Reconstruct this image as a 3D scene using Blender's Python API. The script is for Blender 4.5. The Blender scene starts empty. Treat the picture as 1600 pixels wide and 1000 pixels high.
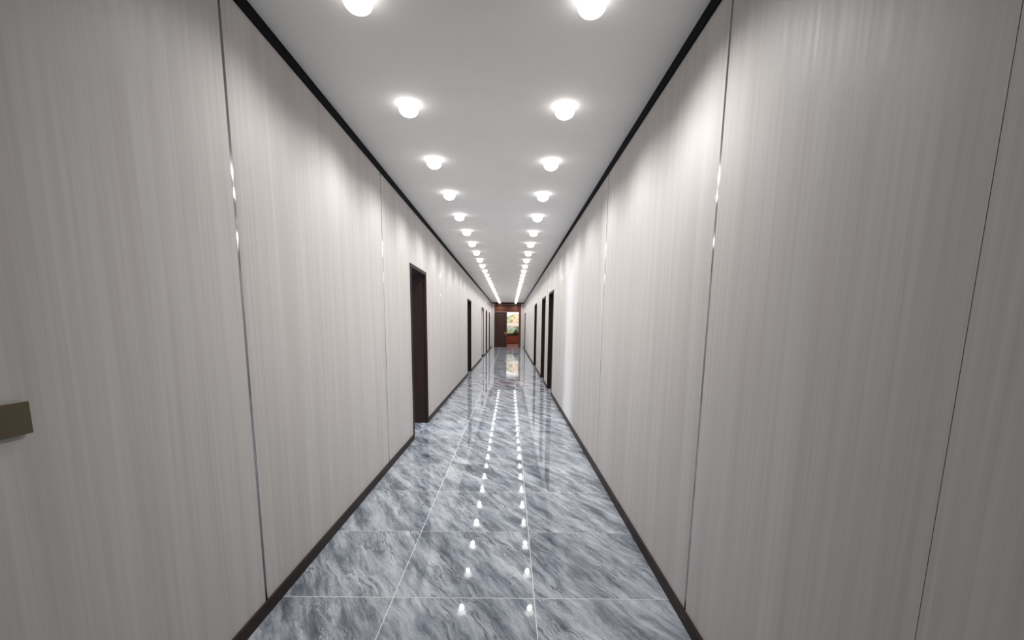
import bpy, bmesh, math, random
from mathutils import Matrix, Vector, noise
random.seed(7)
S = bpy.context.scene
COL = S.collection

# ------------------------------------------------------------------ camera
F_PX, PPY = 680.684, 612.451
cam_d = bpy.data.cameras.new('camera')
cam_d.sensor_fit = 'HORIZONTAL'
cam_d.sensor_width = 36.0
cam_d.lens = F_PX / 1600 * 36
cam_d.shift_y = (PPY - 500) / 1600
cam_d.clip_start = 0.02
cam_d.clip_end = 200
cam = bpy.data.objects.new('camera', cam_d)
COL.objects.link(cam)
R0 = (0.99991943, -0.0042579, 0.01195873)
R1 = (0.0111711, -0.15226594, -0.98827642)
R2 = (0.00602889, 0.98833039, -0.1522061)
CAM_H = 1.5371
cam.matrix_world = Matrix(((R0[0], -R1[0], -R2[0], 0.0),
                           (R0[1], -R1[1], -R2[1], 0.0),
                           (R0[2], -R1[2], -R2[2], CAM_H),
                           (0, 0, 0, 1)))
S.camera = cam

# ------------------------------------------------------------------ world, exposure
w = bpy.data.worlds.new('world')
S.world = w
w.use_nodes = True
w.node_tree.nodes['Background'].inputs[0].default_value = (0.6, 0.75, 1.0, 1)
w.node_tree.nodes['Background'].inputs[1].default_value = 0.6
S.view_settings.view_transform = 'Standard'
S.view_settings.look = 'None'
S.view_settings.exposure = 0.25
S.view_settings.gamma = 1.0
S.view_settings.use_curve_mapping = False

SPOT_W = 44.0        # each corridor downlight
SPOT_DEG = 160
SPOT_BLEND = 1.0
CENTRE = 0.68        # share of the light that goes straight down, against the sides
LENS_GLOW = 4.0
DAYLIGHT_W = 330.0   # window of the side room
LOBBY_FILL_W = 120.0

# daylight through the window of the side room behind the first doorway on the left
def area(name, loc, rot, sx, sy, watts, col):
    d = bpy.data.lights.new(name, 'AREA')
    d.shape = 'RECTANGLE'
    d.size, d.size_y, d.energy, d.color = sx, sy, watts, col
    o = bpy.data.objects.new(name, d)
    COL.objects.link(o)
    o.location, o.rotation_euler = loc, rot
    return o
area('window_daylight', (-7.12, 4.75, 1.55), (0, -math.pi / 2, 0), 1.3, 0.75, DAYLIGHT_W, (0.8, 0.88, 1.0))

# ------------------------------------------------------------------ dimensions (metres)
XL, XR, ZC = -1.2786, 0.9316, 3.046
Y0, END = -5.6, 30.4
LX = (-0.7226, 0.3641)
LY0, LSP, NL = 2.2736, 1.0267, 28
G1, TILE, ROW0 = -0.6456, 0.8, 2.2719

# ------------------------------------------------------------------ materials
def mat(name, rough=0.5, color=(0.8, 0.8, 0.8), metal=0.0, spec=0.5):
    m = bpy.data.materials.new(name)
    m.use_nodes = True
    b = m.node_tree.nodes['Principled BSDF']
    b.inputs['Base Color'].default_value = (*color, 1)
    b.inputs['Roughness'].default_value = rough
    b.inputs['Metallic'].default_value = metal
    b.inputs['Specular IOR Level'].default_value = spec
    return m, m.node_tree, b

def N(nt, t, **kw):
    n = nt.nodes.new(t)
    for k, v in kw.items():
        setattr(n, k, v)
    return n

def L(nt, a, b):
    nt.links.new(a, b)

def ramp(nt, stops, fac, interp='LINEAR'):
    r = N(nt, 'ShaderNodeValToRGB')
    r.color_ramp.interpolation = interp
    el = r.color_ramp.elements
    while len(el) < len(stops):
        el.new(0.5)
    for e, (p, c) in zip(el, stops):
        e.position = p
        e.color = (*c, 1) if len(c) == 3 else c
    L(nt, fac, r.inputs[0])
    return r

def rand_position(nt, amount):
    """surface position shifted by a per-object random amount, so that pieces differ"""
    g = N(nt, 'ShaderNodeNewGeometry')
    oi = N(nt, 'ShaderNodeObjectInfo')
    mul = N(nt, 'ShaderNodeMath', operation='MULTIPLY')
    L(nt, oi.outputs['Random'], mul.inputs[0])
    mul.inputs[1].default_value = amount
    add = N(nt, 'ShaderNodeVectorMath', operation='ADD')
    L(nt, g.outputs['Position'], add.inputs[0])
    L(nt, mul.outputs[0], add.inputs[1])
    return add.outputs[0]

def noise_tex(nt, vec, scale, detail=4, rough=0.5, dist=0.0):
    n = N(nt, 'ShaderNodeTexNoise')
    n.inputs['Scale'].default_value = scale
    n.inputs['Detail'].default_value = detail
    n.inputs['Roughness'].default_value = rough
    n.inputs['Distortion'].default_value = dist
    L(nt, vec, n.inputs['Vector'])
    return n

def mapping(nt, vec, scale=(1, 1, 1), rot=(0, 0, 0), loc=(0, 0, 0)):
    m = N(nt, 'ShaderNodeMapping')
    m.inputs['Scale'].default_value = scale
    m.inputs['Rotation'].default_value = rot
    m.inputs['Location'].default_value = loc
    L(nt, vec, m.inputs['Vector'])
    return m.outputs[0]

def mixc(nt, fac, a, b, blend='MIX'):
    m = N(nt, 'ShaderNodeMix', data_type='RGBA', blend_type=blend)
    if isinstance(fac, (int, float)):
        m.inputs[0].default_value = fac
    else:
        L(nt, fac, m.inputs[0])
    for s, v in ((6, a), (7, b)):
        if isinstance(v, tuple):
            m.inputs[s].default_value = (*v, 1)
        else:
            L(nt, v, m.inputs[s])
    return m.outputs[2]

def make_panel_mat():
    m, nt, b = mat('pale_veneer', 0.5, spec=0.3)
    p = rand_position(nt, 37.0)
    broad = noise_tex(nt, mapping(nt, p, (9, 9, 0.35)), 1.0, 3, 0.5, 0.2)
    mid = noise_tex(nt, mapping(nt, p, (46, 46, 0.8)), 1.0, 4, 0.55, 0.3)
    fine = noise_tex(nt, mapping(nt, p, (210, 210, 1.6)), 1.0, 3, 0.5)
    r1 = ramp(nt, [(0.3, (0.508, 0.480, 0.468)), (0.7, (0.573, 0.553, 0.543))], broad.outputs[0])
    r2 = ramp(nt, [(0.30, (0.90, 0.89, 0.88)), (0.52, (0.975, 0.975, 0.975)), (0.72, (1.03, 1.035, 1.04))], mid.outputs[0])
    r3 = ramp(nt, [(0.3, (0.965, 0.965, 0.965)), (0.7, (1.02, 1.02, 1.02))], fine.outputs[0])
    c = mixc(nt, 1.0, mixc(nt, 1.0, r1.outputs[0], r2.outputs[0], 'MULTIPLY'), r3.outputs[0], 'MULTIPLY')
    L(nt, c, b.inputs['Base Color'])
    rr = ramp(nt, [(0.3, (0.46,) * 3), (0.7, (0.58,) * 3)], mid.outputs[0])
    L(nt, rr.outputs[0], b.inputs['Roughness'])
    return m

def make_marble():
    m, nt, b = mat('grey_marble', 0.02, spec=0.6)
    p = rand_position(nt, 61.0)
    ang = math.radians(60)           # veins run towards (0.5, -0.87)
    v = mapping(nt, p, (1, 1, 1), (0, 0, ang))
    warp = noise_tex(nt, v, 2.3, 4, 0.55)
    sub = N(nt, 'ShaderNodeVectorMath', operation='SUBTRACT')
    L(nt, warp.outputs['Color'], sub.inputs[0])
    sub.inputs[1].default_value = (0.5, 0.5, 0.5)
    sc = N(nt, 'ShaderNodeVectorMath', operation='SCALE')
    L(nt, sub.outputs[0], sc.inputs[0])
    sc.inputs['Scale'].default_value = 0.16
    ad = N(nt, 'ShaderNodeVectorMath', operation='ADD')
    L(nt, v, ad.inputs[0])
    L(nt, sc.outputs[0], ad.inputs[1])
    vw = ad.outputs[0]
    clouds = noise_tex(nt, mapping(nt, vw, (1.6, 9.0, 1)), 1.0, 10, 0.73)
    base = ramp(nt, [(0.33, (0.065, 0.077, 0.100)), (0.43, (0.165, 0.190, 0.230)), (0.52, (0.325, 0.358, 0.406)),
                     (0.64, (0.53, 0.568, 0.618))], clouds.outputs[0])
    # thin dark veins
    n2 = noise_tex(nt, mapping(nt, vw, (1.2, 11.0, 1), loc=(3.1, 7.7, 0)), 1.0, 5, 0.55)
    d = N(nt, 'ShaderNodeMath', operation='SUBTRACT'); L(nt, n2.outputs[0], d.inputs[0]); d.inputs[1].default_value = 0.5
    a = N(nt, 'ShaderNodeMath', operation='ABSOLUTE'); L(nt, d.outputs[0], a.inputs[0])
    dv = ramp(nt, [(0.0, (1, 1, 1)), (0.022, (0.0, 0.0, 0.0))], a.outputs[0])
    patch = noise_tex(nt, mapping(nt, vw, (1.8, 3.5, 1), loc=(9, 2, 0)), 1.0, 3)
    pm = ramp(nt, [(0.40, (0, 0, 0)), (0.54, (1, 1, 1))], patch.outputs[0])
    f1 = N(nt, 'ShaderNodeMath', operation='MULTIPLY'); L(nt, dv.outputs[0], f1.inputs[0]); L(nt, pm.outputs[0], f1.inputs[1])
    f1b = N(nt, 'ShaderNodeMath', operation='MULTIPLY'); L(nt, f1.outputs[0], f1b.inputs[0]); f1b.inputs[1].default_value = 0.9
    c1 = mixc(nt, f1b.outputs[0], base.outputs[0], (0.075, 0.078, 0.085))
    # white crystalline veins
    n3 = noise_tex(nt, mapping(nt, vw, (2.4, 10.0, 1), loc=(13.1, 1.7, 0)), 1.0, 8, 0.68)
    d3 = N(nt, 'ShaderNodeMath', operation='SUBTRACT'); L(nt, n3.outputs[0], d3.inputs[0]); d3.inputs[1].default_value = 0.53
    a3 = N(nt, 'ShaderNodeMath', operation='ABSOLUTE'); L(nt, d3.outputs[0], a3.inputs[0])
    wv = ramp(nt, [(0.0, (0.7, 0.7, 0.7)), (0.013, (0.0, 0.0, 0.0))], a3.outputs[0])
    patch2 = noise_tex(nt, mapping(nt, vw, (2.2, 3.0, 1), loc=(21, 12, 0)), 1.0, 3)
    pm2 = ramp(nt, [(0.47, (0, 0, 0)), (0.62, (1, 1, 1))], patch2.outputs[0])
    f2 = N(nt, 'ShaderNodeMath', operation='MULTIPLY'); L(nt, wv.outputs[0], f2.inputs[0]); L(nt, pm2.outputs[0], f2.inputs[1])
    c2 = mixc(nt, f2.outputs[0], c1, (0.74, 0.76, 0.78))
    L(nt, c2, b.inputs['Base Color'])
    return m

def make_wood(name, dark, light, rough, axis_scale=(30, 30, 1.2), spec=0.5):
    m, nt, b = mat(name, rough, spec=spec)
    p = rand_position(nt, 17.0)
    n = noise_tex(nt, mapping(nt, p, axis_scale), 1.0, 5, 0.6, 0.5)
    r = ramp(nt, [(0.3, dark), (0.7, light)], n.outputs[0])
    L(nt, r.outputs[0], b.inputs['Base Color'])
    return m

def make_plaster(name, color, rough=0.75):
    m, nt, b = mat(name, rough, spec=0.25)
    p = rand_position(nt, 5.0)
    n = noise_tex(nt, p, 3.0, 3)
    r = ramp(nt, [(0.3, tuple(c * 0.97 for c in color)), (0.7, color)], n.outputs[0])
    L(nt, r.outputs[0], b.inputs['Base Color'])
    return m

def make_emit(name, color, strength):
    m = bpy.data.materials.new(name)
    m.use_nodes = True
    nt = m.node_tree
    b = nt.nodes['Principled BSDF']
    b.inputs['Base Color'].default_value = (0.8, 0.8, 0.8, 1)
    b.inputs['Emission Color'].default_value = (*color, 1)
    b.inputs['Emission Strength'].default_value = strength
    return m

M = {}
M['panel'] = make_panel_mat()
M['marble'] = make_marble()
M['ceiling'] = make_plaster('ceiling_paint', (0.90, 0.885, 0.87))
M['core'] = mat('wall_core', 0.9, (0.055, 0.052, 0.05))[0]
M['grout'] = mat('pale_grout', 0.5, (0.80, 0.80, 0.80))[0]
M['chrome'] = mat('polished_steel', 0.10, (0.60, 0.60, 0.63), 1.0)[0]
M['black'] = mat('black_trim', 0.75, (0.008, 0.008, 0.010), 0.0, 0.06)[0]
M['brown'] = make_wood('dark_brown_laminate', (0.019, 0.0095, 0.0085), (0.028, 0.0145, 0.013), 0.5, spec=0.18)
M['mahogany'] = make_wood('mahogany', (0.060, 0.018, 0.011), (0.105, 0.034, 0.020), 0.2, (2.0, 30, 30))
M['walnut'] = make_wood('walnut_leaf', (0.026, 0.010, 0.007), (0.046, 0.018, 0.012), 0.42, spec=0.3)
M['cherry'] = make_wood('cherry_cabinet', (0.16, 0.030, 0.014), (0.25, 0.055, 0.026), 0.4)
M['brass'] = mat('brass', 0.3, (0.62, 0.38, 0.14), 1.0)[0]
M['bronze'] = mat('bronze_plate', 0.42, (0.115, 0.092, 0.052), 0.5)[0]
M['plastic_black'] = mat('black_plastic', 0.5, (0.01, 0.01, 0.01))[0]
M['joint_dark'] = mat('grey_joint_dark', 0.7, (0.10, 0.095, 0.09), 0.0, 0.2)[0]
M['white'] = mat('white_plastic', 0.4, (0.78, 0.78, 0.78))[0]
M['ring'] = mat('white_metal_ring', 0.4, (0.8, 0.8, 0.8))[0]
M['lens'] = make_emit('glowing_lens', (1.0, 0.985, 0.955), LENS_GLOW)
M['room'] = make_plaster('room_plaster', (0.66, 0.66, 0.65))
M['cream'] = make_plaster('lobby_plaster', (0.70, 0.64, 0.56))
M['pinkstone'] = make_plaster('pink_stone', (0.46, 0.27, 0.25), 0.12)
M['sky_pane'] = make_emit('daylit_pane', (0.8, 0.9, 1.0), 3.0)

# ------------------------------------------------------------------ helpers
def tag(o, label=None, cat=None, group=None, kind=None):
    if label: o['label'] = label
    if cat: o['category'] = cat
    if group: o['group'] = group
    if kind: o['kind'] = kind
    return o

def box(bm, x0, x1, y0, y1, z0, z1, bev=0.0):
    if x0 > x1: x0, x1 = x1, x0
    if y0 > y1: y0, y1 = y1, y0
    vs = [bm.verts.new(c) for c in ((x0, y0, z0), (x1, y0, z0), (x1, y1, z0), (x0, y1, z0),
                                    (x0, y0, z1), (x1, y0, z1), (x1, y1, z1), (x0, y1, z1))]
    fs = [bm.faces.new([vs[i] for i in q]) for q in ((0, 3, 2, 1), (4, 5, 6, 7), (0, 1, 5, 4), (1, 2, 6, 5), (2, 3, 7, 6), (3, 0, 4, 7))]
    if bev > 0:
        es = list({e for f in fs for e in f.edges})
        bmesh.ops.bevel(bm, geom=es, offset=bev, segments=1, affect='EDGES', profile=0.5)

def mesh(name, bm, smooth=False):
    me = bpy.data.meshes.new(name)
    bmesh.ops.recalc_face_normals(bm, faces=bm.faces)
    bm.to_mesh(me)
    bm.free()
    if smooth:
        me.polygons.foreach_set('use_smooth', [True] * len(me.polygons))
    return me

def link(name, me, m=None, parent=None, loc=(0, 0, 0)):
    o = bpy.data.objects.new(name, me)
    COL.objects.link(o)
    o.location = loc
    if parent is not None:
        o.parent = parent
    if m is not None and me is not None and not me.materials:
        me.materials.append(m)
    return o

def obj(name, bm, m, parent=None, loc=(0, 0, 0), smooth=False):
    return link(name, mesh(name, bm, smooth), m, parent, loc)

def boxobj(name, dims, m, parent=None, bev=0.0, loc=(0, 0, 0)):
    bm = bmesh.new()
    box(bm, *dims, bev=bev)
    return obj(name, bm, m, parent, loc)

def empty(name, loc=(0, 0, 0)):
    o = bpy.data.objects.new(name, None)
    COL.objects.link(o)
    o.location = loc
    o.empty_display_size = 0.1
    return o

def lathe(bm, prof, seg=32, axis='z'):
    rings = []
    for r, z in prof:
        if r < 1e-6:
            rings.append([bm.verts.new((0, 0, z))])
        else:
            rings.append([bm.verts.new((r * math.cos(2 * math.pi * k / seg), r * math.sin(2 * math.pi * k / seg), z)) for k in range(seg)])
    for a, b in zip(rings, rings[1:]):
        for k in range(seg):
            k2 = (k + 1) % seg
            if len(a) == 1 and len(b) == 1: continue
            if len(a) == 1: bm.faces.new((a[0], b[k], b[k2]))
            elif len(b) == 1: bm.faces.new((a[k], a[k2], b[0]))
            else: bm.faces.new((a[k], a[k2], b[k2], b[k]))

# ------------------------------------------------------------------ openings in the walls (outer casing y0, y1)
HEAD = 2.30
CAS = 0.05
LD = [(5.69, 6.75), (13.2, 14.42), (19.7, 21.25), (23.1, 24.35), (26.5, 27.6)]
RD = [(9.55, 10.66), (11.70, 12.95), (15.45, 16.85), (26.95, 28.2)]
LJ = [2.1285, 4.5108, 8.135, 11.10, 15.6, 18.2, 22.2, 25.5, 28.6]
RJ = [0.8926, 2.0797, 4.4423, 8.146, 11.15, 14.3, 18.95, 21.2, 23.33, 25.7, 29.0]
PLAIN = {0.8926}
PT = 0.02      # panel thickness
WT = 0.24      # wall depth behind the face

# ------------------------------------------------------------------ floor
fb = bmesh.new()
box(fb, XL - 0.02, XR + 0.02, Y0, END + 0.02, -0.06, -0.0007)
floor = tag(obj('floor', fb, M['grout']), kind='structure')
def tile_mesh(wd, hd):
    bm = bmesh.new()
    box(bm, -wd / 2, wd / 2, -hd / 2, hd / 2, -0.009, 0, bev=0.0006)
    me = mesh('floor_tile', bm)
    me.materials.append(M['marble'])
    return me
gap = 0.0036
cols = [(XL - 0.02, G1), (G1, G1 + TILE), (G1 + TILE, XR + 0.02)]
tm = [tile_mesh(b - a - gap, TILE - gap) for a, b in cols]
k = int(math.floor((Y0 - ROW0) / TILE))
yy = ROW0 + k * TILE
while yy < END - 0.05:
    y1 = min(yy + TILE, END + 0.02)
    for (a, b), me in zip(cols, tm):
        m_ = me if abs(y1 - yy - TILE) < 1e-4 else tile_mesh(b - a - gap, y1 - yy - gap)
        t_ = link('floor_tile', m_, None, floor, ((a + b) / 2, (yy + y1) / 2, 0))
        t_.rotation_euler = (random.uniform(-1, 1) * 0.0010, random.uniform(-1, 1) * 0.0007, 0)   # tiles are never laid dead level
    yy += TILE

# ------------------------------------------------------------------ ceiling
tag(boxobj('ceiling', (XL - 0.02, XR + 0.02, Y0, END + 0.02, ZC, ZC + 0.08), M['ceiling']), kind='structure')

# ------------------------------------------------------------------ side walls: backing, veneer panels, steel strips
def segs(y0, y1, openings):
    out, c = [], y0
    for a, b in sorted(openings):
        if b <= y0 or a >= y1: continue
        if a > c: out.append((c, a))
        c = max(c, b)
    if c < y1: out.append((c, y1))
    return out

def strip_mesh(h, s):
    """double-ridged steel profile, extruded upwards; s = direction out of the wall"""
    bm = bmesh.new()
    prof = []
    r = 0.0036
    for c in (-0.0042, 0.0042):
        for i in range(7):
            a = math.pi - math.pi * i / 6
            prof.append((c + r * math.cos(a), r * math.sin(a) * 0.9))
    prof = [(-0.0078, -0.012)] + prof + [(0.0078, -0.012)]
    lo = [bm.verts.new((s * d - s * 0.002, y, 0)) for y, d in prof]
    hi = [bm.verts.new((s * d - s * 0.002, y, h)) for y, d in prof]
    for i in range(len(prof)):
        j = (i + 1) % len(prof)
        bm.faces.new((lo[i], lo[j], hi[j], hi[i]))
    bm.faces.new(lo); bm.faces.new(hi)
    me = mesh('metal_strip', bm, True)
    me.materials.append(M['chrome'])
    return me

def side_wall(name, X, s, joints, doors):
    """s = +1: corridor lies towards +x of the face"""
    bm = bmesh.new()
    xa, xb = X - s * PT, X - s * WT
    for a, b in segs(Y0, END, [(d0 + 0.02, d1 - 0.02) for d0, d1 in doors]):
        box(bm, xa, xb, a, b, -0.06, ZC)
    for d0, d1 in doors:
        box(bm, xa, xb, d0 + 0.02, d1 - 0.02, HEAD - 0.02, ZC)
    wall = tag(obj(name, bm, M['core']), kind='structure')
    edges = [Y0] + joints + [END]
    for a, b in zip(edges, edges[1:]):
        a2 = a + (0.0009 if a in PLAIN else 0.0098)
        b2 = b - (0.0009 if b in PLAIN else 0.0098)
        bm = bmesh.new()
        for p, q in segs(a2, b2, doors):
            box(bm, X, xa, p, q, 0.0, ZC - 0.02)
        for d0, d1 in doors:
            if d0 >= a2 and d1 <= b2:
                box(bm, X, xa, d0, d1, HEAD, ZC - 0.02)
        obj('wall_panel', bm, M['panel'], wall)
    sm = strip_mesh(ZC - 0.06, s)
    for j in joints:
        if j in PLAIN:
            boxobj('joint_dark_strip', (X - s * 0.0006, xa, j - 0.0009, j + 0.0009, 0, ZC - 0.02), M['joint_dark'], wall)  # added dark strip; covers the lit panel edges so the gap looks shaded
            continue
        link('metal_strip', sm, None, wall, (X, j, 0.04))
    return wall

side_wall('wall_left', XL, 1, LJ, LD)
side_wall('wall_right', XR, -1, RJ, RD)
# rear end of the corridor, behind the camera
tag(boxobj('wall_back', (XL - 0.02, XR + 0.02, Y0 - 0.2, Y0, -0.06, ZC), M['room']), kind='structure')

# black shadow trims under the ceiling, dark baseboards
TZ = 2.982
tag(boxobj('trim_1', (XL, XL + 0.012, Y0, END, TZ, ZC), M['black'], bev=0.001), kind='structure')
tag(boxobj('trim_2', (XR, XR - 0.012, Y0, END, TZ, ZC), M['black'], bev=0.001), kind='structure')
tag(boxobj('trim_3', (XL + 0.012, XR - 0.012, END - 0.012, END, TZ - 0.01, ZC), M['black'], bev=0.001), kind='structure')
for nm, X, s, doors in (('baseboard_left', XL, 1, LD), ('baseboard_right', XR, -1, RD)):
    e = tag(empty(nm, (X, Y0, 0)), kind='structure')
    for a, b in segs(Y0, END, doors):
        boxobj('baseboard_board', (0, s * 0.013, a - Y0, b - Y0, 0, 0.076), M['brown'], e, bev=0.003)

# ------------------------------------------------------------------ doorways
def wedge_board(bm, x0, x1, y0, y1, z0, z1):
    box(bm, x0, x1, y0, y1, z0, z1, bev=0.004)

def doorway(n, X, s, d0, d1, leaf='closed'):
    """casing on the corridor face, deep lining, leaf; s = +1 for the left wall"""
    e = tag(empty('door_%d' % n, (X, d0, 0)), kind='structure')
    W = d1 - d0
    pr = s * 0.010                     # casing stands proud of the panels
    bk = -s * 0.030
    for a, b, z0, z1 in ((0, CAS, 0, HEAD), (W - CAS, W, 0, HEAD), (CAS, W - CAS, HEAD - CAS, HEAD)):
        boxobj('casing', (pr, bk, a, b, z0, z1), M['brown'], e, bev=0.004)
    dp = -s * (WT + 0.02)
    for a, b, z0, z1 in ((CAS - 0.032, CAS + 0.004, 0, HEAD - CAS + 0.004), (W - CAS - 0.004, W - CAS + 0.032, 0, HEAD - CAS + 0.004),
                         (CAS + 0.004, W - CAS - 0.004, HEAD - CAS - 0.004, HEAD - 0.02)):
        boxobj('lining', (bk, dp, a, b, z0, z1), M['brown'], e)
    bm = bmesh.new()
    box(bm, -s * 0.02, dp, CAS, W - CAS, -0.02, 0)
    obj('threshold_tile', bm, M['marble'], e)
    if leaf == 'closed':
        lw = W - 2 * CAS - 0.016
        lf = empty('leaf_pivot') if False else None
        xf = -s * 0.19
        y0 = CAS + 0.008
        bm = bmesh.new()
        t = -s * 0.04
        st = 0.11
        zs = [0.008, 0.24, 0.92, 1.06, HEAD - CAS - 0.14, HEAD - CAS - 0.008]
        box(bm, xf, xf + t, y0, y0 + st, zs[0], zs[5])
        box(bm, xf, xf + t, y0 + lw - st, y0 + lw, zs[0], zs[5])
        for z0, z1 in ((zs[0], zs[1]), (zs[2], zs[3]), (zs[4], zs[5])):
            box(bm, xf, xf + t, y0 + st, y0 + lw - st, z0, z1)
        lf = obj('door_leaf', bm, M['walnut'], e)
        for z0, z1 in ((zs[1], zs[2]), (zs[3], zs[4])):
            boxobj('leaf_panel', (xf - s * 0.010, xf + t + s * 0.010, y0 + st, y0 + lw - st, z0, z1), M['walnut'], lf)
        hy = y0 + 0.06
        bm = bmesh.new()
        box(bm, xf + s * 0.008, xf, hy - 0.022, hy + 0.022, 0.90, 1.10, bev=0.003)
        box(bm, xf + s * 0.05, xf + s * 0.008, hy - 0.008, hy + 0.008, 1.01, 1.026)
        box(bm, xf + s * 0.05, xf + s * 0.036, hy - 0.008, hy + 0.12, 1.008, 1.028, bev=0.003)
        obj('handle', bm, M['brass'], lf)
    elif leaf == 'open':
        # leaf swung into the side room, against the near side
        lw = W - 2 * CAS - 0.016
        bm = bmesh.new()
        box(bm, dp - s * 0.01, dp - s * (0.01 + lw), CAS - 0.05, CAS - 0.01, 0.008, HEAD - CAS - 0.008, bev=0.002)
        lf = obj('door_leaf', bm, M['walnut'], e)
        bm = bmesh.new()
        xh = dp - s * (lw - 0.06)
        box(bm, xh - 0.022, xh + 0.022, CAS - 0.01, CAS - 0.002, 0.90, 1.10, bev=0.003)
        box(bm, xh - 0.008, xh + 0.12, CAS + 0.026, CAS + 0.040, 1.008, 1.028, bev=0.003)
        box(bm, xh - 0.008, xh + 0.008, CAS - 0.004, CAS + 0.03, 1.01, 1.026)
        obj('handle', bm, M['brass'], lf)
    return e

doorway(1, XL, 1, *LD[0], leaf='open')
doorway(2, XL, 1, *LD[1])
doorway(4, XL, 1, *LD[3])
doorway(5, XL, 1, *LD[4])
for i, d in enumerate(RD):
    doorway(6 + i, XR, -1, *d)

# open passage on the left (third opening): thin dark casing, white veneered returns, dark skirting
def passage(n, d0, d1):
    e = tag(empty('door_%d' % n, (XL, d0, 0)), kind='structure')
    W = d1 - d0
    for a, b, z0, z1 in ((0, 0.03, 0, HEAD), (W - 0.03, W, 0, HEAD), (0.03, W - 0.03, HEAD - 0.05, HEAD)):
        boxobj('casing', (0.008, -0.03, a, b, z0, z1), M['brown'], e, bev=0.003)
    D = 2.4
    for a, b in ((-0.10, 0.028), (W - 0.028, W + 0.10)):
        boxobj('return_panel', (-0.03, -D, a, b, 0, 2.6), M['panel'], e)
    boxobj('end_panel', (-D, -D - 0.1, 0.02, W - 0.02, 0, 2.6), M['panel'], e)
    boxobj('passage_ceiling', (-0.245, -D, 0.02, W - 0.02, 2.5, 2.6), M['ceiling'], e)
    boxobj('head_lining', (-0.03, -0.245, 0.03, W - 0.03, HEAD - 0.03, HEAD - 0.018), M['brown'], e)
    for j in range(3):
        boxobj('floor_tile', (-0.02 - 0.8 * j - (0.003 if j else 0), -0.02 - 0.8 * (j + 1), 0.02, W - 0.02, -0.02, 0), M['marble'], e)
    boxobj('skirting', (-0.03, -D, W - 0.028, W - 0.042, 0, 0.085), M['brown'], e)
    boxobj('skirting', (-0.03, -D, 0.028, 0.042, 0, 0.085), M['brown'], e)
    boxobj('skirting', (-D, -D + 0.014, 0.042, W - 0.042, 0, 0.085), M['brown'], e)
passage(3, *LD[2])

# ------------------------------------------------------------------ downlights
bm = bmesh.new()
lathe(bm, [(0.046, 0.0), (0.046, -0.006), (0.050, -0.008), (0.055, -0.006), (0.058, 0.0)], 40)
RING = mesh('trim_ring', bm, True); RING.materials.append(M['ring'])
bm = bmesh.new()
dome = [(0.067 * math.cos(t), -0.036 + 0.046 * math.sin(t)) for t in [0.75 - (0.75 + math.pi / 2) * i / 11 for i in range(11)]] + [(0, -0.082)]
lathe(bm, dome, 40)
LENS = mesh('lens', bm, True); LENS.materials.append(M['lens'])
ORD = ['first', 'second', 'third', 'fourth', 'fifth', 'sixth', 'seventh', 'eighth', 'ninth', 'tenth', 'eleventh', 'twelfth',
       'thirteenth', 'fourteenth', 'fifteenth', 'sixteenth', 'seventeenth', 'eighteenth', 'nineteenth', 'twentieth',
       'twenty-first', 'twenty-second', 'twenty-third', 'twenty-fourth', 'twenty-fifth', 'twenty-sixth', 'twenty-seventh', 'twenty-eighth']
def spot_data(name, watts, deg, blend, rad=0.03, col=(1.0, 0.985, 0.96)):
    d = bpy.data.lights.new(name, 'SPOT')
    d.energy, d.spot_size, d.spot_blend, d.shadow_soft_size, d.color = watts, math.radians(deg), blend, rad, col
    # wide-throw optic: less light straight down than to the sides (photometric profile of the lamp)
    d.use_nodes = True
    nt = d.node_tree
    em = nt.nodes['Emission']
    tc = N(nt, 'ShaderNodeTexCoord')
    sp = N(nt, 'ShaderNodeSeparateXYZ')
    L(nt, tc.outputs['Normal'], sp.inputs[0])
    ab = N(nt, 'ShaderNodeMath', operation='ABSOLUTE')
    L(nt, sp.outputs['Z'], ab.inputs[0])
    mr = N(nt, 'ShaderNodeMapRange', interpolation_type='SMOOTHSTEP')
    mr.inputs['From Min'].default_value = 0.55
    mr.inputs['From Max'].default_value = 0.97
    mr.inputs['To Min'].default_value = 1.0
    mr.inputs['To Max'].default_value = CENTRE
    L(nt, ab.outputs[0], mr.inputs['Value'])
    L(nt, mr.outputs[0], em.inputs['Strength'])
    return d
SPOT = spot_data('corridor_lamp', SPOT_W, SPOT_DEG, SPOT_BLEND)
FIRST = [spot_data('corridor_lamp_first', SPOT_W * f, SPOT_DEG, SPOT_BLEND) for f in (0.55, 1.3)]
def downlight(loc, label, group, data):
    e = tag(empty('downlight', loc), label, 'downlight', group)
    link('trim_ring', RING, None, e)
    link('lens', LENS, None, e)
    o = bpy.data.objects.new('lamp', data)
    COL.objects.link(o)
    o.parent = e
    o.location = (0, 0, -0.114)
    return e
for sx, side in ((0, 'left'), (1, 'right')):
    for k in range(NL):
        downlight((LX[sx], LY0 + LSP * k, ZC), 'round glowing white ceiling downlight, %s from the camera in the %s row' % (ORD[k], side),
                  'downlights in two rows along the corridor ceiling', FIRST[sx] if k == 0 else SPOT)
downlight((XL - 1.1, 20.48, 2.5), 'added unseen white downlight to brighten the open white passage on the left', 'added fill downlights of the side spaces',
          spot_data('passage_fill_lamp', 70, 165, 0.5))  # added lamp, out of view, that brightens the passage

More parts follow.
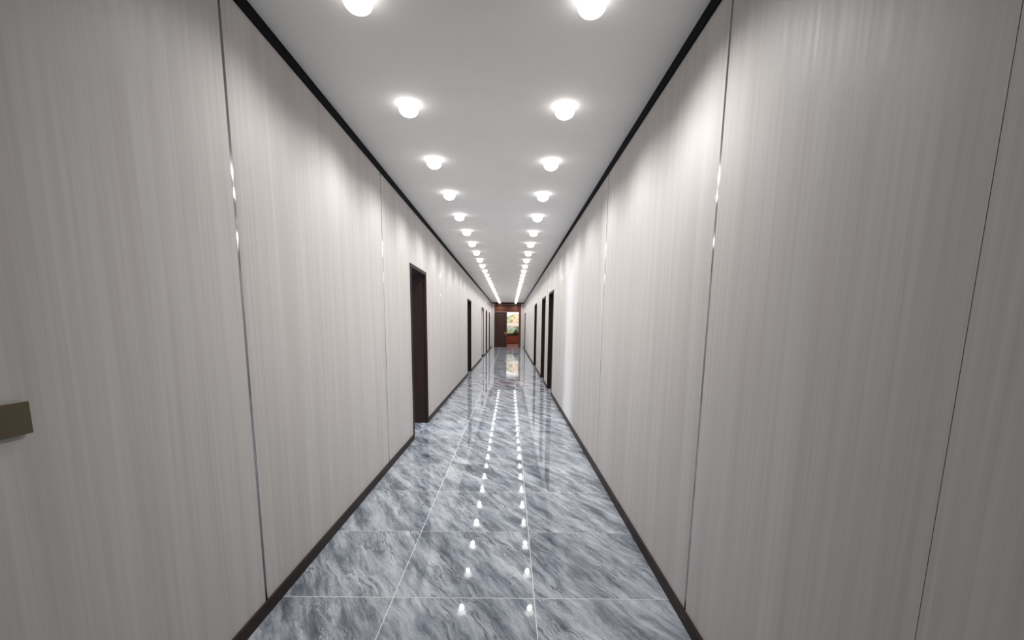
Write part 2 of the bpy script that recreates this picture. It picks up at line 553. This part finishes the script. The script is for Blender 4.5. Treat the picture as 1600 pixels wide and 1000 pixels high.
# ------------------------------------------------------------------ side room behind the open doorway on the left
RX0, RX1, RY0, RY1 = -7.2, XL - WT, 3.6, 8.6
tag(boxobj('floor_side_room', (RX0, RX1 - 0.02, RY0, RY1, -0.06, -0.002), M['marble']), kind='structure')
tag(boxobj('ceiling_side_room', (RX0, RX1, RY0, RY1, 2.9, 3.0), M['ceiling']), kind='structure')
tag(boxobj('wall_side_room_near', (RX0, RX1, RY0 - 0.1, RY0, -0.06, 3.0), M['room']), kind='structure')
tag(boxobj('wall_side_room_far', (RX0, RX1, RY1, RY1 + 0.1, -0.06, 3.0), M['room']), kind='structure')
bm = bmesh.new()
wy0, wy1, wz0, wz1 = 4.3, 5.2, 0.85, 2.25
for d in ((RY0, wy0, -0.06, 3.0), (wy1, RY1, -0.06, 3.0), (wy0, wy1, -0.06, wz0), (wy0, wy1, wz1, 3.0)):
    box(bm, RX0 - 0.15, RX0, *d)
tag(obj('wall_side_room_outer', bm, M['room']), kind='structure')
win = tag(empty('window_1', (RX0 - 0.1, wy0, wz0)), kind='structure')
for d in ((0, 0.05, 0, 1.4), (0.85, 0.9, 0, 1.4), (0.05, 0.85, 0, 0.05), (0.05, 0.85, 1.35, 1.4), (0.43, 0.47, 0.05, 1.35)):
    boxobj('window_frame', (-0.03, 0.03, *d), M['white'], win)
for d in ((0.05, 0.43), (0.47, 0.85)):
    boxobj('pane', (-0.004, 0.0, d[0], d[1], 0.05, 1.35), M['sky_pane'], win)

# ------------------------------------------------------------------ far end: white pilasters, mahogany surround, double door
EX0, EX1 = -1.095, 0.735          # surround
OX0, OX1 = -1.045, 0.597          # door opening
DH = 2.405
ew = tag(empty('wall_end', ((XL + XR) / 2, END, 0)), kind='structure')
ox = (XL + XR) / 2
for a, b in ((XL - 0.02, EX0), (EX1, XR + 0.02)):
    boxobj('pilaster_panel', (a - ox, b - ox, 0, 0.24, 0, ZC), M['panel'], ew)
# transom: frame boards and a raised field
for a, b, z0, z1 in ((EX0, EX1, 2.86, ZC), (EX0, EX1, DH, DH + 0.10), (EX0, EX0 + 0.17, DH + 0.10, 2.86), (EX1 - 0.17, EX1, DH + 0.10, 2.86)):
    boxobj('transom_rail', (a - ox, b - ox, -0.012, 0.2, z0, z1), M['mahogany'], ew, bev=0.006)
bm = bmesh.new()
x0, x1, z0, z1 = EX0 + 0.17 - ox, EX1 - 0.17 - ox, DH + 0.10, 2.86
o1 = [bm.verts.new(c) for c in ((x0, 0.012, z0), (x1, 0.012, z0), (x1, 0.012, z1), (x0, 0.012, z1))]
i1 = [bm.verts.new(c) for c in ((x0 + .07, -0.012, z0 + .07), (x1 - .07, -0.012, z0 + .07), (x1 - .07, -0.012, z1 - .07), (x0 + .07, -0.012, z1 - .07))]
for q in range(4):
    bm.faces.new((o1[q], o1[(q + 1) % 4], i1[(q + 1) % 4], i1[q]))
bm.faces.new(i1)
ob = [bm.verts.new((v.co.x, 0.05, v.co.z)) for v in o1]
for q in range(4):
    bm.faces.new((o1[q], o1[(q + 1) % 4], ob[(q + 1) % 4], ob[q]))
bm.faces.new(ob)
obj('transom_field', bm, M['mahogany'], ew)
for a, b in ((EX0, OX0), (OX1, EX1)):
    boxobj('door_post', (a - ox, b - ox, -0.012, 0.2, 0, DH), M['mahogany'], ew, bev=0.006)

dd = tag(empty('door_10', ((OX0 + OX1) / 2, END + 0.05, 0)), kind='structure')
def panelled_leaf(lw, parent, loc, rz):
    """leaf in local x 0..lw, front towards -y"""
    t = 0.045
    H = DH - 0.012
    st = 0.13
    zs = [0.008, 0.20, 0.74, 0.98, H - 0.15, H]
    bm = bmesh.new()
    box(bm, 0, st, 0, t, zs[0], zs[5]); box(bm, lw - st, lw, 0, t, zs[0], zs[5])
    for z0, z1 in ((zs[0], zs[1]), (zs[2], zs[3]), (zs[4], zs[5])):
        box(bm, st, lw - st, 0, t, z0, z1)
    lf = obj('door_leaf', bm, M['walnut'], parent, loc)
    lf.rotation_euler.z = rz
    for z0, z1 in ((zs[1], zs[2]), (zs[3], zs[4])):
        bm = bmesh.new()
        a0, a1 = st, lw - st
        o_ = [bm.verts.new(c) for c in ((a0, 0.018, z0), (a1, 0.018, z0), (a1, 0.018, z1), (a0, 0.018, z1))]
        g = 0.05
        i_ = [bm.verts.new(c) for c in ((a0 + g, 0.004, z0 + g), (a1 - g, 0.004, z0 + g), (a1 - g, 0.004, z1 - g), (a0 + g, 0.004, z1 - g))]
        b_ = [bm.verts.new((v.co.x, t - 0.01, v.co.z)) for v in o_]
        for q in range(4):
            bm.faces.new((o_[q], o_[(q + 1) % 4], i_[(q + 1) % 4], i_[q]))
            bm.faces.new((o_[q], o_[(q + 1) % 4], b_[(q + 1) % 4], b_[q]))
        bm.faces.new(i_); bm.faces.new(b_)
        obj('leaf_panel', bm, M['walnut'], lf)
    for z in (0.72, 1.0, 0.22):
        boxobj('moulding', (st - 0.02, lw - st + 0.02, -0.014, 0, z - 0.014, z + 0.014), M['mahogany'], lf, bev=0.005)
    bm = bmesh.new()
    box(bm, lw - 0.085, lw - 0.035, -0.01, 0, 0.84, 1.06, bev=0.004)
    box(bm, lw - 0.068, lw - 0.052, -0.06, -0.01, 0.958, 0.974)
    box(bm, lw - 0.19, lw - 0.052, -0.066, -0.048, 0.954, 0.978, bev=0.004)
    obj('handle', bm, M['brass'], lf)
LW = (OX1 - OX0) / 2 - 0.003
cx = (OX0 + OX1) / 2
panelled_leaf(LW, dd, (OX0 + 0.002 - cx, 0, 0), 0)
panelled_leaf(LW, dd, (OX1 + 0.05 - cx, 0.40, 0), math.radians(8))

# ------------------------------------------------------------------ lobby behind the double door
LBX0, LBX1, LBY1, LBH = -2.4, 2.4, 36.1, 3.25
LY = END + 0.24
fl = tag(boxobj('floor_lobby', (LBX0, LBX1, END + 0.02, LBY1, -0.06, -0.006), M['grout']), kind='structure')
bm = bmesh.new(); box(bm, -0.398, 0.398, -0.398, 0.398, -0.008, -0.001)
pt = mesh('floor_tile', bm); pt.materials.append(M['pinkstone'])
for i in range(6):
    for j in range(7):
        link('floor_tile', pt, None, fl, (LBX0 + 0.4 + 0.8 * i, END + 0.02 + 0.4 + 0.8 * j - (0.02 if j == 6 else 0), 0))
tag(boxobj('ceiling_lobby', (LBX0, LBX1, LY, LBY1, LBH, LBH + 0.1), M['ceiling']), kind='structure')
tag(boxobj('wall_lobby_left', (LBX0 - 0.1, LBX0, LY, LBY1, -0.06, LBH), M['cream']), kind='structure')
tag(boxobj('wall_lobby_right', (LBX1, LBX1 + 0.1, LY, LBY1, -0.06, LBH), M['cream']), kind='structure')
tag(boxobj('wall_lobby_back', (LBX0, LBX1, LBY1, LBY1 + 0.1, -0.06, LBH), M['cream']), kind='structure')
bm = bmesh.new()
for a, b, z0, z1 in ((LBX0, EX0, -0.06, LBH), (EX1, LBX1, -0.06, LBH), (EX0, EX1, ZC, LBH)):
    box(bm, a, b, LY, LY + 0.06, z0, z1)
tag(obj('wall_lobby_front', bm, M['cream']), kind='structure')
LOB = spot_data('lobby_fill_lamp', LOBBY_FILL_W, 165, 0.4)  # unseen lamps added to light the lobby and the painting
for x, nm in ((-0.75, 'left'), (0.75, 'right')):
    downlight((x, 34.4, LBH), 'added unseen fill downlight in the lobby ceiling before the painting, %s one' % nm, 'added fill downlights of the side spaces', LOB)

# landscape painting: flat print, its colours stored on a fine grid
PX0, PX1, PZ0, PZ1 = -1.5, 1.9, 0.80, 2.95
def paint(x, z):
    s = (x + 0.27) / 1.02
    t = (z - 0.88) / 1.74
    n1 = noise.fractal(Vector((x * 5, z * 5, 1.3)), 0.9, 2.0, 5)
    n2 = noise.fractal(Vector((x * 14, z * 14, 7.7)), 0.9, 2.0, 4)
    n3 = noise.fractal(Vector((x * 2.2, z * 2.2, 4.1)), 0.9, 2.0, 4)
    def mx(a, b, f):
        f = min(1, max(0, f))
        return tuple(p + (q - p) * f for p, q in zip(a, b))
    ridge = 0.77 + 0.13 * s + 0.05 * n3 + 0.02 * n1
    if t > ridge:
        return (0.86, 0.86, 0.84)
    hill = mx((0.24, 0.30, 0.16), (0.58, 0.58, 0.42), 0.5 + 0.8 * n1 + 0.4 * n2)
    rock = mx((0.36, 0.26, 0.11), (0.80, 0.66, 0.44), 0.55 + 0.9 * n1 + 0.5 * n2)
    c = mx(hill, rock, (s - 0.40 + 0.25 * n3) * 6)
    if t > ridge - 0.06:
        c = mx(c, (0.18, 0.20, 0.09), 0.6 + n2)
    pc = 0.40 + 0.75 * (t - 0.30)                         # pale rocky path
    c = mx(c, (0.80, 0.55, 0.45), 1.2 - abs(s - pc + 0.10 * n1) * 9)
    band = 1 - abs(t - 0.40 - 0.03 * n1) / 0.10           # mist
    c = mx(c, (0.84, 0.77, 0.72), band * 1.6)
    low = (0.32 - t) * 12
    water = mx((0.35, 0.52, 0.42), (0.72, 0.80, 0.74), 0.5 + 0.9 * n1)
    c = mx(c, water, low)
    c = mx(c, (0.16, 0.26, 0.10), ((s - 0.62) * 5 + n1) if t < 0.30 else 0)
    c = mx(c, (0.60, 0.62, 0.30), (0.13 - t) * 9 + 0.4 * n2)
    return c
GX, GZ = 150, 110
verts, faces, colr = [], [], []
pcx = (PX0 + PX1) / 2
for j in range(GZ + 1):
    for i in range(GX + 1):
        x = PX0 + (PX1 - PX0) * i / GX
        z = PZ0 + (PZ1 - PZ0) * j / GZ
        verts.append((x - pcx, -0.032, z - PZ0))
        colr.append(paint(x, z))
for j in range(GZ):
    for i in range(GX):
        a = j * (GX + 1) + i
        faces.append((a, a + 1, a + GX + 2, a + GX + 1))
me = bpy.data.meshes.new('canvas')
me.from_pydata(verts, [], faces)
ca = me.color_attributes.new('print', 'FLOAT_COLOR', 'POINT')
for i, c in enumerate(colr):
    ca.data[i].color = (*c, 1)
m, nt, b = mat('painting_print', 0.6)
at = N(nt, 'ShaderNodeAttribute', attribute_name='print')
L(nt, at.outputs['Color'], b.inputs['Base Color'])
me.materials.append(m)
pic = tag(empty('landscape_painting', (pcx, LBY1 - 0.005, PZ0)), 'large green and ochre mountain landscape painting above the red cabinet', 'painting')
link('canvas', me, None, pic)
hw, hh = (PX1 - PX0) / 2, PZ1 - PZ0
boxobj('backing_board', (-hw, hw, -0.030, 0, 0, hh), M['walnut'], pic)
for d in ((-hw - 0.06, -hw, -0.06, hh + 0.06), (hw, hw + 0.06, -0.06, hh + 0.06), (-hw, hw, -0.06, 0), (-hw, hw, hh, hh + 0.06)):
    boxobj('frame_rail', (d[0], d[1], -0.05, 0, d[2], d[3]), M['mahogany'], pic, bev=0.004)

# low red cabinet
CF, CB = 35.58, 36.03
cab = tag(empty('low_cabinet', (0.2, CF, 0)), 'low red-brown wooden cabinet with panelled doors under the painting', 'cabinet')
boxobj('body', (-1.5, 1.5, 0.022, CB - CF, 0.06, 0.705), M['cherry'], cab)
boxobj('plinth', (-1.47, 1.47, 0.04, CB - CF - 0.02, 0.0, 0.06), M['walnut'], cab)
boxobj('top', (-1.53, 1.53, -0.02, CB - CF, 0.705, 0.745), M['brown'], cab, bev=0.004)
for i in range(6):
    a = -1.5 + 0.5 * i
    bm = bmesh.new()
    for d in ((a + .006, a + .066, .066, .70), (a + .434, a + .494, .066, .70), (a + .066, a + .434, .066, .126), (a + .066, a + .434, .64, .70)):
        box(bm, d[0], d[1], 0, 0.022, d[2], d[3])
    box(bm, a + .066, a + .434, 0.008, 0.022, .126, .64)
    dr = obj('cabinet_door', bm, M['cherry'], cab)
    bm = bmesh.new()
    kx = a + (.45 if i % 2 == 0 else .05)
    box(bm, kx - .008, kx + .008, -0.02, 0, .40, .50, bev=0.003)
    obj('knob', bm, M['brass'], dr)

# dark rockery with foliage on the cabinet
m, nt, b = mat('dark_foliage', 0.7)
p = rand_position(nt, 3.0)
n = noise_tex(nt, p, 22.0, 4)
r = ramp(nt, [(0.35, (0.006, 0.009, 0.006)), (0.65, (0.022, 0.040, 0.018))], n.outputs[0])
L(nt, r.outputs[0], b.inputs['Base Color'])
bm = bmesh.new()
nx, ny = 60, 14
grid = []
for i in range(nx + 1):
    x = -0.75 + 1.7 * i / nx
    row = []
    for j in range(ny + 1):
        v = j / ny
        y = 0.02 + 0.36 * v
        sil = 0.10 + 0.30 * math.exp(-((x - 0.36) / 0.17) ** 2) + 0.08 * math.exp(-((x - 0.62) / 0.16) ** 2) + 0.10 * math.exp(-((x + 0.55) / 0.12) ** 2)
        edge = min(1.0, (x + 0.75) / 0.12, (0.95 - x) / 0.12)
        h = sil * math.sin(math.pi * v) ** 0.6 * max(0, edge)
        h *= 1 + 0.35 * noise.fractal(Vector((x * 9, y * 9, 2.0)), 0.9, 2.0, 4)
        row.append(bm.verts.new((x, y, max(0.0, h))))
    grid.append(row)
for i in range(nx):
    for j in range(ny):
        bm.faces.new((grid[i][j], grid[i + 1][j], grid[i + 1][j + 1], grid[i][j + 1]))
base = [grid[i][0] for i in range(nx + 1)] + [grid[nx][j] for j in range(1, ny + 1)] + [grid[i][ny] for i in range(nx - 1, -1, -1)] + [grid[0][j] for j in range(ny - 1, 0, -1)]
bm.faces.new(base)
ro = obj('rockery', bm, m, None, (0.1, CF + 0.02, 0.746), smooth=True)
tag(ro, 'dark green mound-shaped rockery standing on the red cabinet', 'rockery')

# ------------------------------------------------------------------ small things on the walls
sw = tag(empty('light_switch', (XL, 1.092, 1.282)), 'square bronze light switch plate on the left wall beside the camera', 'light switch')
boxobj('back_box', (0, 0.008, -0.040, 0.040, -0.040, 0.040), M['plastic_black'], sw)
boxobj('face_plate', (0.008, 0.015, -0.043, 0.043, -0.043, 0.043), M['bronze'], sw, bev=0.0012)

fx = tag(empty('wall_fixture', (XL, 22.0, 2.40)), 'small white fixture mounted high on the left wall beside the passage', 'wall fixture')
boxobj('bracket', (0, 0.03, -0.06, 0.06, 0.0, 0.05), M['white'], fx, bev=0.004)
boxobj('rod', (0.010, 0.022, -0.006, 0.006, 0.05, 0.19), M['white'], fx)
bm = bmesh.new()
box(bm, 0, 0.08, -0.07, 0.07, 0.19, 0.27, bev=0.012)
obj('housing', bm, M['white'], fx)
